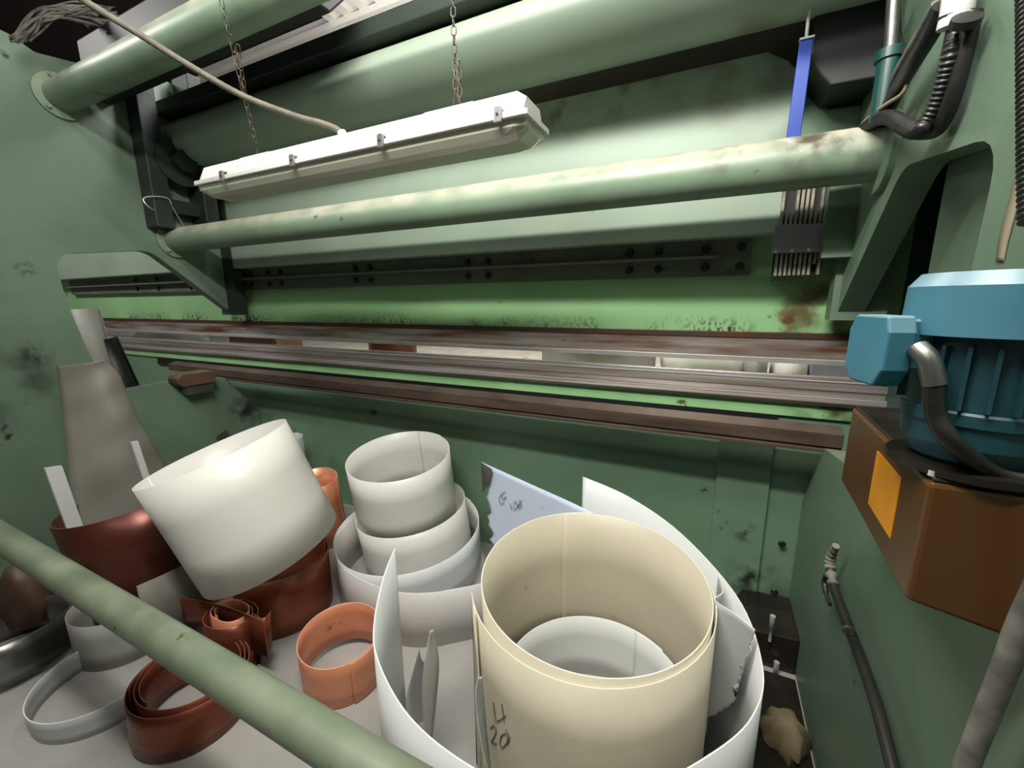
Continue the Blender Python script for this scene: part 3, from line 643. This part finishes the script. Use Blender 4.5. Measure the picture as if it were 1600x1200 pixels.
for i_, p_ in enumerate(gs): gb.append(Vector((p_.x-.012*(i_/28), p_.y+.03*(i_/28), -.98+.23*(i_/28)**1.5)))
def jag2(u, v):
    return (-.006*v+random.uniform(-.006, .003), 0, 0) if u > .985 else (0, 0, random.uniform(-.006, .006) if v > .99 else 0)
tag(ribbon(gs, gb, .0018, rows=22, bulge=jag2).build('torn_grey_sheet', 'greysheet', origin=base([tuple(v) for v in gb])), 'grey sheet with a torn end between the cream roll and the open curl', 'sheet')
e0, e1 = at(752, 722, 'z', -.574), at(917, 797, 'z', -.574)
nrm = (e1-e0).cross(Vector((0, 0, 1))).normalized(); nrm = nrm if nrm.y < 0 else -nrm
off = Vector(e0)+nrm*.0025
def bsfn(x, y): return onplane(x, y, off, nrm)
strokes(bs, 'ink', bsfn, [[(786, 770), (780, 778), (783, 788), (788, 784)], [(790, 768), (784, 772), (786, 780), (791, 776), (788, 778)], [(797, 787), (800, 797)], [(802, 786), (806, 784), (808, 792), (804, 796), (802, 790)], [(811, 782), (815, 790), (810, 794), (812, 785)], [(806, 795), (815, 781)]], .0010)
# torn grey corner on the blue sheet
tc = [bsfn(752, 722)+nrm*.002, bsfn(771, 733)+nrm*.006, bsfn(768, 752)+nrm*.012, bsfn(756, 768)+nrm*.006]
MB().add(tc+[p+nrm*-.0015 for p in tc], [(0, 1, 2, 3), (7, 6, 5, 4), (0, 4, 5, 1), (1, 5, 6, 2), (2, 6, 7, 3), (3, 7, 4, 0)]).build('torn_corner', 'steel', bs)
# leaves of thin sheet standing inside the curl at the left
def leaf(label, m, pts, zb, name='sheet_piece'):
    """pts: list of (x,y world, z top)"""
    t = smooth_path([Vector(p) for p in pts], 8); b = [Vector((p.x, p.y, zb)) for p in t]
    mb = ribbon(t, b, .0016, rows=2); return tag(mb.build(name, m, origin=base([tuple(v) for v in b])), label, 'sheet')
def blade(name, label, m, lpx, rpx, Y, dY):
    l = smooth_path([at(x, y, 'y', Y) for x, y in lpx], 6); r = smooth_path([at(x, y, 'y', Y+dY) for x, y in rpx], 6)
    l[-1].z = r[-1].z = max(FZ+.002, min(l[-1].z, r[-1].z))
    mb = ribbon(l, r, .0016, rows=4, bulge=lambda u, v: (0, -.006*math.sin(PI*v), 0)); return tag(mb.build(name, m, origin=base([tuple(v) for v in mb.v])), label, 'sheet')
blade('sheet_piece', 'narrow pointed grey offcut standing inside the open curl', 'pink', [(673, 984), (664, 1030), (659, 1080), (664, 1150)], [(677, 984), (686, 1030), (683, 1085), (674, 1165)], .60, .02)
blade('sheet_piece', 'grey sheet added for the dark inside of the open curl at the left', 'greysheet', [(656, 1010), (645, 1050), (636, 1085), (632, 1112)], [(663, 1035), (662, 1070), (660, 1110), (664, 1150)], .66, .02)  # added sheet, stands in for the darker inside of the curl
blade('sheet_piece', 'dark sliver of sheet leaning against the cream outer sheet', 'greysheet', [(748, 1055), (743, 1090), (750, 1150), (764, 1215)], [(753, 1057), (757, 1100), (761, 1150), (768, 1215)], .54, .02)
# stack of nested white rolls
add_roll('top_white_roll', 'smallest white roll, topmost of the nested stack', 'white', (-1.044, 1.167, -.571), (.015, -.16, 1), .195, .27, a0=math.radians(70), turns=1.1)
add_roll('middle_white_roll', 'middle white roll of the nested stack', 'white', (-1.03, 1.205, -.796), (-.069, -.107, 1), .2145, .235, a0=math.radians(200), turns=1.05)
add_roll('lower_white_roll', 'wide bluish-white roll low in the nested stack', 'white2', (-1.0, 1.147, -.847), (.003, -.10, 1), .273, .17, a0=math.radians(60), turns=1.05)
rb = [(524, 854), (529, 877), (550, 897), (587, 915), (631, 926), (675, 926), (700, 922), (754, 911)]
q = [at(x, y, 'z', -.86) for x, y in rb]
q = [Vector((-1.27, 1.22, -.86)), Vector((-1.245, 1.08, -.86)), Vector((-1.19, .965, -.86))]+[v for v in q[1:]]+[Vector((-.545, 1.06, -.86)), Vector((-.555, 1.18, -.86))]
q = smooth_path(q, 8)
mb = ribbon(q, [Vector((p.x, p.y, FZ+.001)) for p in q], .002, rows=2)
tag(mb.build('outer_grey_sheet', 'pink', origin=(-.88, 1.0, FZ)), 'greyish outer sheet wrapped round the foot of the nested stack', 'sheet')
# tilted big white roll on the copper mesh roll
add_roll('tilted_white_roll', 'big white roll lying tilted on top of a copper roll', 'white', (-1.284, .664, -.423), (-.288, -.211, 1), .2, .353, t=.002, a0=math.radians(178), turns=1.12)
add_roll('perforated_copper_roll', 'perforated reddish copper roll under the tilted white roll', 'perf', (-1.285, .805, -.85), (0, 0, 1), .165, .199, a0=2.0, turns=2.2, wob=.012, grow=2.5, cat='copper roll', group='copper rolls')
add_roll('small_copper_roll', 'small bright copper ring with dark stains', 'copper', (-.865, .685, -.899), (.066, -.072, 1), .11, .137, t=.0022, a0=math.radians(-30), turns=1.12, cat='copper roll', group='copper rolls')
for k in range(1):
    co = thing('dark_copper_coil', 'dark copper coil of several windings at the bottom left', 'copper coil', (-1.13, .45, FZ), 'copper rolls')
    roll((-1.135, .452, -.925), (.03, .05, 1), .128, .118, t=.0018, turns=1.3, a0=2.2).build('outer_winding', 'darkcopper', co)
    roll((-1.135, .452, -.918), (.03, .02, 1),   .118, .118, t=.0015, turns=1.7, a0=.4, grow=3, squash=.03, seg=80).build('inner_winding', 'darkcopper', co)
co = thing('crumpled_copper_strip', 'crumpled copper strip roll between the two dark copper rolls', 'copper coil', (-1.2, .6, FZ), 'copper rolls')
roll((-1.185, .582, -.875), (0, .05, 1), .072, .17, turns=1.5, a0=.5, squash=.12, grow=4).build('outer_winding', 'darkcopper', co)
roll((-1.19, .59, -.868), (.05, 0, 1), .052, .16, turns=1.3, a0=2.5, squash=.2, grow=3).build('inner_winding', 'copper', co)
pp = smooth_path([at(x, y, 'z', -.86) for x, y in ((281, 933), (320, 940), (360, 950), (392, 962), (412, 970))], 5)
ribbon(pp, [p+Vector((.0, 0, -.12)) for p in pp], .0015, rows=2).build('loose_end', 'darkcopper', co)
pp = smooth_path([at(x, y, 'z', -.87) for x, y in ((395, 958), (408, 966), (418, 962), (423, 955))], 4)
ribbon(pp, [p+Vector((.0, -.01, -.11)) for p in pp], .0015, rows=2).build('torn_end', 'darkcopper', co)
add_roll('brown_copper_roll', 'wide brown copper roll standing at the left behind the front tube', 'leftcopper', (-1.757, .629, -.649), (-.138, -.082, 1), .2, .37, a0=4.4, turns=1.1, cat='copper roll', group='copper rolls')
add_roll('tall_copper_roll', 'narrow copper roll behind the tilted white roll', 'copper', (-1.49, 1.13, -.74), (.03, -.12, 1), .095, .30, a0=.4, turns=1.2, wob=.03, cat='copper roll', group='copper rolls')
sg = thing('small_grey_roll', 'small pale grey roll with a white rim against the bed', 'sheet roll', (-1.85, 1.3, FZ), 'rolled sheets behind the machine')
roll((-1.86, 1.29, -.655), (0, -.03, 1), .068, .39, t=.003, turns=1.02).build('roll_sheet', 'greysheet', sg)
roll((-1.86, 1.285, -.665), (0, 0, 1), .03, .30, t=.003, turns=1.02).build('inner_roll', 'white2', sg)
add_roll('grey_band_ring', 'thin grey band ring lying on the floor at the lower left', 'greysheet', (-1.43, .385, -.982), (-.003, -.03, 1), .152, .066, t=.002, a0=2.0, turns=.93, cat='band')
add_roll('steel_ring', 'shiny steel ring roll at the left edge of the floor', 'steel', (-1.82, .30, -.925), (-.08, .05, 1), .15, .115, t=.003, a0=1.0, turns=1.2, cat='band')
add_roll('grey_green_roll', 'dull grey roll standing half under the front tube', 'paper2', (-1.60, .50, -.90), (0, 0, 1), .125, .149, t=.002, a0=2.0, turns=1.1)
# brown bag
mb = MB(); random.seed(9); c = at(35, 905, 'z', -.86); K = 16; vs = []
for rr, hh in ((.045, -.16), (.06, -.08), (.045, 0), (.028, .04)):
    for k in range(K):
        a = 2*PI*k/K; d = 1+random.uniform(-.12, .12); vs.append((c.x-.02+rr*d*math.cos(a), c.y+rr*d*math.sin(a), c.z+hh))
mb.add(vs, [(j*K+k, j*K+(k+1) % K, (j+1)*K+(k+1) % K, (j+1)*K+k) for j in range(3) for k in range(K)]+[tuple(range(3*K, 4*K)), tuple(range(K))[::-1]], True)
tag(mb.build('brown_bundle', 'wood', origin=(c.x, c.y, c.z-.16)), 'crumpled brown bundle below the front tube at the left edge', 'bundle')
# dark grey sheet standing between copper rolls
t_ = [at(x, y, 'z', -.80) for x, y in ((213, 916), (250, 900), (290, 881), (318, 866))]
mb = ribbon(smooth_path(t_, 5), [Vector((p.x, p.y, FZ+.002)) for p in smooth_path(t_, 5)], .002, rows=2)
tag(mb.build('dark_grey_sheet', 'paper', origin=base([tuple(p) for p in t_][:])), 'dark grey sheet standing between the brown copper roll and the tilted white roll', 'sheet')
# ------------------------------------------------------------------ paper and tubes leaning on the left frame
def lean(name, label, m, p, q, x, r, h, t):
    a = at(*p, 'x', x); b = at(*q, 'x', x+.02)
    return tag(roll(a, a-b, r, h, t=t, turns=1.1, a0=1.0).build(name, m, origin=tuple(a-(a-b).normalized()*h)), label, 'sheet roll')
lean('grey_tube', 'pale grey tube leaning inside the left throat', 'paper2', (132, 483), (172, 640), -2.43, .048, .62, .002)
lean('black_tube', 'black tube leaning beside the grey tube in the left throat', 'black', (160, 530), (207, 630), -2.43, .050, .60, .003)
L_ = [(87, 572), (93, 610), (100, 660), (106, 720), (110, 790), (112, 860)]
R_ = [(163, 560), (190, 590), (210, 640), (238, 690), (268, 745), (272, 830)]
l3 = smooth_path([at(x, y, 'x', -2.06+.03*i) for i, (x, y) in enumerate(L_)], 6)
r3 = smooth_path([at(x, y, 'x', -1.96+.02*i) for i, (x, y) in enumerate(R_)], 6)
def crease(u, v):
    s = math.sin(u*29+v*3)*.003+math.sin(u*13-v*5)*.004; return (s+.05*math.sin(PI*v), 0, s*.2)
tag(ribbon(l3, r3, .0015, rows=14, bulge=crease).build('crumpled_paper', 'paper', origin=base([tuple(p) for p in l3+r3])), 'crumpled grey paper sheet hanging down the left frame', 'paper')
for lab_, q in (('short white strip standing left of the grey paper', ((70, 732), (97, 728), (121, 792), (95, 800))), ('thin white strip standing in front of the grey paper', ((205, 691), (216, 689), (236, 742), (224, 748)))):
    a = [at(x, y, 'x', -1.86) for x, y in q]; d = (a[3]-a[0]); a[2] = a[1]+d*2.2; a[3] = a[0]+d*2.2
    mb = MB(); e = Vector((-.012, 0, 0)); mb.add(a+[p+e for p in a], [(0, 3, 2, 1), (4, 5, 6, 7), (0, 1, 5, 4), (1, 2, 6, 5), (2, 3, 7, 6), (3, 0, 4, 7)])
    tag(mb.build('white_strip', 'white2', origin=base([tuple(p) for p in a])), lab_, 'strip')
# clear offcut sticking up behind tilted roll
a = [at(x, y, 'y', 1.2) for x, y in ((337, 683), (352, 672), (360, 684), (345, 700))]; e = Vector((0, .01, -.0))
tag(MB().add(a+[p+e for p in a], [(0, 1, 2, 3), (7, 6, 5, 4), (0, 4, 5, 1), (1, 5, 6, 2), (2, 6, 7, 3), (3, 7, 4, 0)]).build('metal_offcut', 'steel', origin=tuple(a[3])), 'small grey metal offcut peeping over the tilted white roll', 'offcut')
# ------------------------------------------------------------------ workshop seen through the gap between the tools
bn = thing('work_bench', 'pale work bench beyond the press seen through the tool gap', 'bench', (-1, 2.6, FZ))
MB().box((-5.5, 2.1, -.46), (1.2, 3.3, -.42)).build('bench_top', 'tile', bn)
for x in (-5.2, -2.2, .9):
    for y in (2.2, 3.2): MB().box((x-.03, y-.03, FZ), (x+.03, y+.03, -.461)).build('leg', 'steel', bn)
for i in range(14):
    for j in range(2):
        x = -2.9+i*.28; 
        MB().box((x, 2.15+j*.36, -.4195), (x+.262, 2.49+j*.36, -.412)).build('top_board', 'tile', bn)
def blob(name, label, cat, m, x0, x1, y, z0, h, seed):
    random.seed(seed); mb = MB(); K = 20; vs = []; cx = (x0+x1)/2; w = (x1-x0)/2
    for rr, hh in ((1, 0), (.95, .5), (.7, .85), (.3, 1)):
        for k in range(K):
            a = 2*PI*k/K; d = 1+random.uniform(-.1, .1); vs.append((cx+w*rr*d*math.cos(a), y+.16*rr*d*math.sin(a), z0+h*hh*random.uniform(.9, 1.05)))
    mb.add(vs, [(j*K+k, j*K+(k+1) % K, (j+1)*K+(k+1) % K, (j+1)*K+k) for j in range(3) for k in range(K)]+[tuple(range(3*K, 4*K)), tuple(range(K))[::-1]], True)
    tag(mb.build(name, m, origin=(cx, y, z0)), label, cat)
BZ = -.411
gx = lambda px: at(px, 560, 'y', 2.45).x
blob('white_cloth', 'white cloth heap seen through the gap on the right', 'cloth', 'cloth', gx(1030), gx(1165), 2.45, BZ, .22, 2)
blob('grey_bag', 'grey fabric bag beside the white cloth heap', 'bag', 'paper2', gx(1160), gx(1200), 2.45, BZ, .20, 3)
blob('pale_bundle', 'pale bundle far right in the gap', 'cloth', 'cloth', gx(1205), gx(1262), 2.45, BZ, .18, 4)
blob('grey_heap', 'pale grey heap seen through the gap on the left', 'cloth', 'paper2', gx(220), gx(330), 2.45, BZ, .16, 5)
MB_ = MB().lathe([(0, 0), (gx(660)/1-gx(555), 0)] if 0 else [(.18, 0), (.18, .12), (.165, .125), (.165, .01), (0, .01)], c=(gx(608), 2.5, BZ), seg=36)
tag(MB_.build('brown_tub', 'leftcopper', origin=(gx(608), 2.5, BZ)), 'round dark brown tub on the bench beyond the gap', 'tub')
tag(MB().box((gx(388), 2.3, BZ), (gx(460), 2.55, BZ+.2)).build('tan_box', 'wood', origin=(gx(424), 2.4, BZ), bevel=.005), 'brown cardboard box on the bench left of the tub', 'box')
mb = MB().box((gx(860), 2.3, BZ), (gx(1020), 2.6, BZ+.20))
ch_ = thing('white_carton', 'pinkish carton with a black strap loop on the bench', 'carton', (gx(940), 2.45, BZ)); mb.build('carton_body', 'hall', ch_, bevel=.005)
MB().tube(smooth_path([(gx(885), 2.292, BZ+.20), (gx(915), 2.292, BZ+.13), (gx(950), 2.292, BZ+.125), (gx(985), 2.292, BZ+.20)], 8), .006, 8).build('strap', 'rubber', ch_)
tag(MB().box((gx(1262), 2.35, BZ), (gx(1330), 2.6, BZ+.2)).build('dark_crate', 'cover', origin=(gx(1296), 2.45, BZ), bevel=.005), 'dark blue-grey crate at the right end of the gap', 'crate')
for o in bpy.data.objects:
    if '_o' in o: del o['_o']
